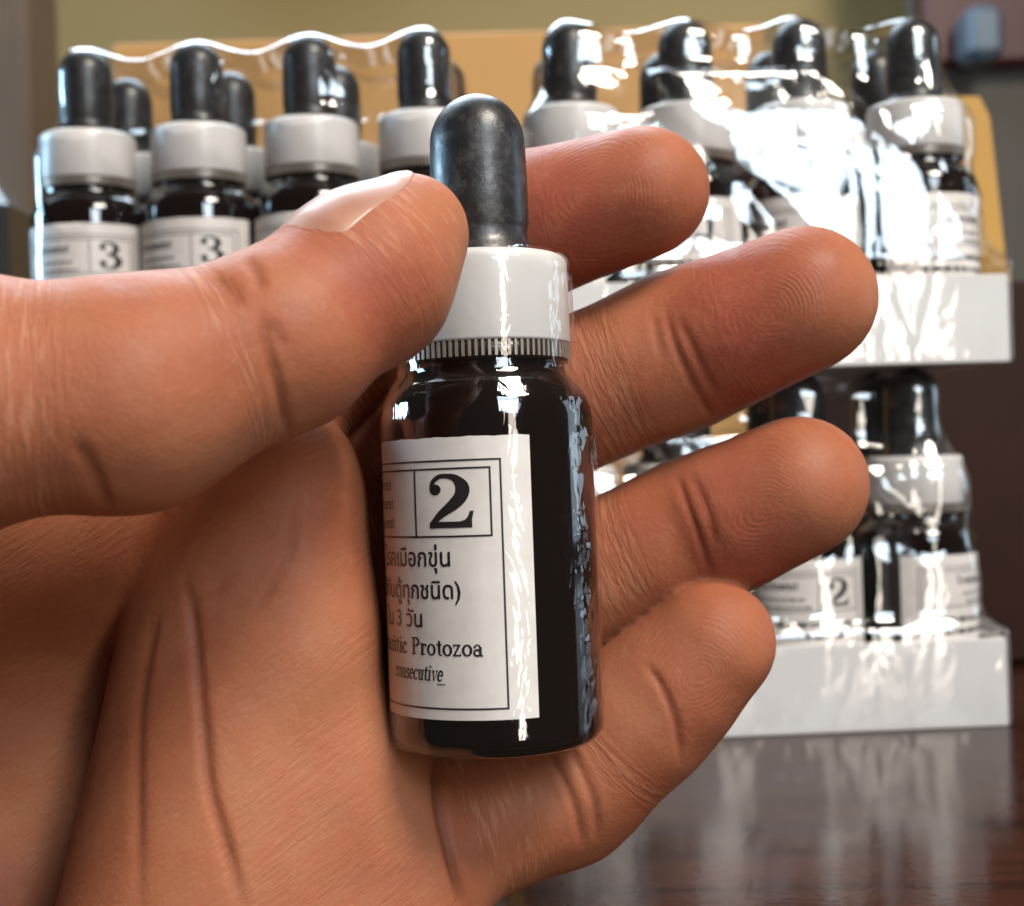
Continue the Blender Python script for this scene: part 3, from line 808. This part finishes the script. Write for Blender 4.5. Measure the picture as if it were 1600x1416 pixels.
for pts, dep, wid in CREASES:
    sp = spline(pts, None, 8) if len(pts) > 2 else np.array(pts, float)
    lo, hi = sp.min(0) - 60, sp.max(0) + 60
    sel = np.where((px > lo[0]) & (px < hi[0]) & (py > lo[1]) & (py < hi[1]) & (facing > 0.02) & (HV[:, 1] < 184))[0]
    q = np.stack([px[sel], py[sel]], 1)
    best = np.full(len(sel), 1e9); bt = np.zeros(len(sel))
    for i in range(len(sp) - 1):
        a, b_ = sp[i], sp[i + 1]; ab = b_ - a
        tt = np.clip(((q - a) @ ab) / max(ab @ ab, 1e-9), 0, 1)
        dd = np.linalg.norm(q - a - tt[:, None] * ab, axis=1)
        mk = dd < best; best[mk] = dd[mk]; bt[mk] = (i + tt[mk]) / (len(sp) - 1)
    dmm = best / (FPX / HV[sel, 1])
    taper = np.clip(np.minimum(bt, 1 - bt) * 6, 0, 1) * .8 + .2
    g = np.exp(-(dmm / wid) ** 2) * taper * facing[sel]
    shoulder = np.exp(-((dmm - 2.4 * wid) / (1.6 * wid)) ** 2) * .05 * taper * facing[sel]
    disp[sel] += dep * (-g + shoulder)
    crease[sel] = np.maximum(crease[sel], g * min(1, dep * 1.3))
HV = HV + HN * disp[:, None]

# coordinates along the fingers, finger-print field and redness of the pads
uvz = np.zeros((len(HV), 3)); ridge = np.zeros(len(HV)); red = np.zeros(len(HV)); bestd = np.full(len(HV), 1e9); wbone = np.full(len(HV), 9.0)
bones = dict(FING); bones['thumb'] = ([TH[1], TH[2], TH[3], TH[5]], [12, 11, 9, 6])
for nm, (q, r) in bones.items():
    L0 = 0.0
    for i in range(3):
        a, b_ = q[i], q[i + 1]; ab = b_ - a; L = np.linalg.norm(ab)
        traw = ((HV - a) @ ab) / L
        tt = np.clip(traw, 0, L)
        if i == 2: ue = traw
        else: ue = tt
        dd = np.linalg.norm(HV - a - (tt / L)[:, None] * ab, axis=1) - (r[i] + (r[i + 1] - r[i]) * tt / L)
        sd = np.cross(ab / L, (0, 1, 0)); sd /= np.linalg.norm(sd)
        lat = (HV - a) @ sd
        mk = dd < bestd
        wbone = np.where(mk, np.minimum(bestd - dd, 9), np.minimum(dd - bestd, wbone))
        bestd[mk] = dd[mk]
        uvz[mk, 0] = L0 + ue[mk] + 37 * len(nm); uvz[mk, 1] = lat[mk]
        if i == 2:
            tipm = np.clip((ue / L - .25) / .35, 0, 1)
            uvz[mk, 2] = tipm[mk] * (0.0 if nm == 'thumb' else 1.0)
            core = L * .82
            ridge[mk] = np.sqrt(((ue - core) * np.where(ue > core, 1.0, .62)) ** 2 + (lat * .95) ** 2 + .3)[mk]
            rr_ = np.exp(-((ue / L - .50) / .46) ** 2) * np.exp(-((lat + 2.0) / (r[3] * 1.35)) ** 2)
            red[mk] = rr_[mk] * (.45 if nm == 'thumb' else (.6 if nm == 'little' else 1.0))
        else:
            uvz[mk, 2] = 0; red[mk] = 0
            if i == 1 and nm != 'thumb': red[mk] = .12
        L0 += L
far = bestd > 3.0
w_ = np.clip((bestd - .5) / 2.0, 0, 1)
wrinkle = (1 - uvz[:, 2]) * np.clip((np.abs(bestd - 3.0) - .3) / 1.5, 0, 1) * np.where(far, .55, 1.0)
wrinkle *= np.clip((wbone - .8) / 1.5, 0, 1)
uvz[:, 2] *= 1 - w_; red *= 1 - w_
palm_u = (HV[:, 0] * .55 + HV[:, 2] * -.83); palm_v = HV[:, 0] * .83 + HV[:, 2] * .55
uvz[far, 0] = palm_u[far] + 300; uvz[far, 1] = palm_v[far]
hand = link_mesh('hand', HV, HQ, 'skin')
me = hand.data
for nm, arr, ty in (('ridge', ridge, 'FLOAT'), ('skin_red', red, 'FLOAT'), ('crease', crease, 'FLOAT'), ('wrinkle', wrinkle, 'FLOAT')):
    a_ = me.attributes.new(nm, ty, 'POINT'); a_.data.foreach_set('value', arr.astype(np.float32))
a_ = me.attributes.new('fuv', 'FLOAT_VECTOR', 'POINT'); a_.data.foreach_set('vector', uvz.astype(np.float32).ravel())
tag(hand, 'open bare hand, palm to the viewer, thumb pressing the bottle against four fingers', 'hand')

# thumb nail: curved plate following the back of the thumb
def nail():
    a, b_ = TH[4] - (TH[5] - TH[4]) * .55, TH[5] + (TH[5] - TH[4]) * .50
    ax = b_ - a; L = np.linalg.norm(ax); ax /= L
    vdir = np.array([0, -1.0, 0]); up = np.cross(ax, vdir); up /= np.linalg.norm(up)
    if up[2] < 0: up = -up
    tow = np.cross(up, ax); tow *= np.sign(tow @ vdir)
    nu, nv = 26, 22; v = []
    for i in range(nu + 1):
        t_ = i / nu
        for j in range(nv + 1):
            s = -1 + 2 * j / nv
            an = R(26 + 50 * s * (math.sqrt(max(0, 1 - (max(0, t_ - .62) / .40) ** 2)) * .9 + .1) * (1 if t_ > .2 else .72 + .28 * math.sqrt(t_ / .2)))
            dr = math.cos(an) * up + math.sin(an) * tow
            c = a + ax * L * t_
            # march out along dr until the skin is left
            lo_, hi_ = 2.0, 14.0
            v.append((c, dr))
    C = np.array([x[0] for x in v], np.float32); Dr = np.array([x[1] for x in v], np.float32)
    lo_ = np.full(len(C), 1.0, np.float32); hi_ = np.full(len(C), 14.0, np.float32)
    for _ in range(14):
        mid = (lo_ + hi_) / 2; ins = hand_sdf(C + Dr * mid[:, None]) < 0
        lo_ = np.where(ins, mid, lo_); hi_ = np.where(ins, hi_, mid)
    T = np.repeat(np.arange(nu + 1) / nu, nv + 1); S = np.tile(-1 + 2 * np.arange(nv + 1) / nv, nu + 1)
    off = .30 * (1 - .75 * np.abs(S) ** 4) * np.clip(T * 5, 0, 1) - .12 + .15 * np.clip((T - .8) / .2, 0, 1)
    V = C + Dr * (lo_ + off)[:, None]
    V2 = C + Dr * (lo_ + off - .45)[:, None]
    n = nv + 1; f = [(i * n + j, i * n + j + 1, (i + 1) * n + j + 1, (i + 1) * n + j) for i in range(nu) for j in range(nv)]
    N0 = len(V); f2 = [tuple(k + N0 for k in q[::-1]) for q in f]
    edge = [i * n for i in range(nu + 1)] + [nu * n + j for j in range(1, n)] + [i * n + nv for i in range(nu - 1, -1, -1)] + [j for j in range(nv - 1, 0, -1)]
    side = [(edge[k], edge[(k + 1) % len(edge)], edge[(k + 1) % len(edge)] + N0, edge[k] + N0) for k in range(len(edge))]
    return np.concatenate([V, V2]), f + f2 + side
link_mesh('thumb_nail', *nail(), 'nail', hand)
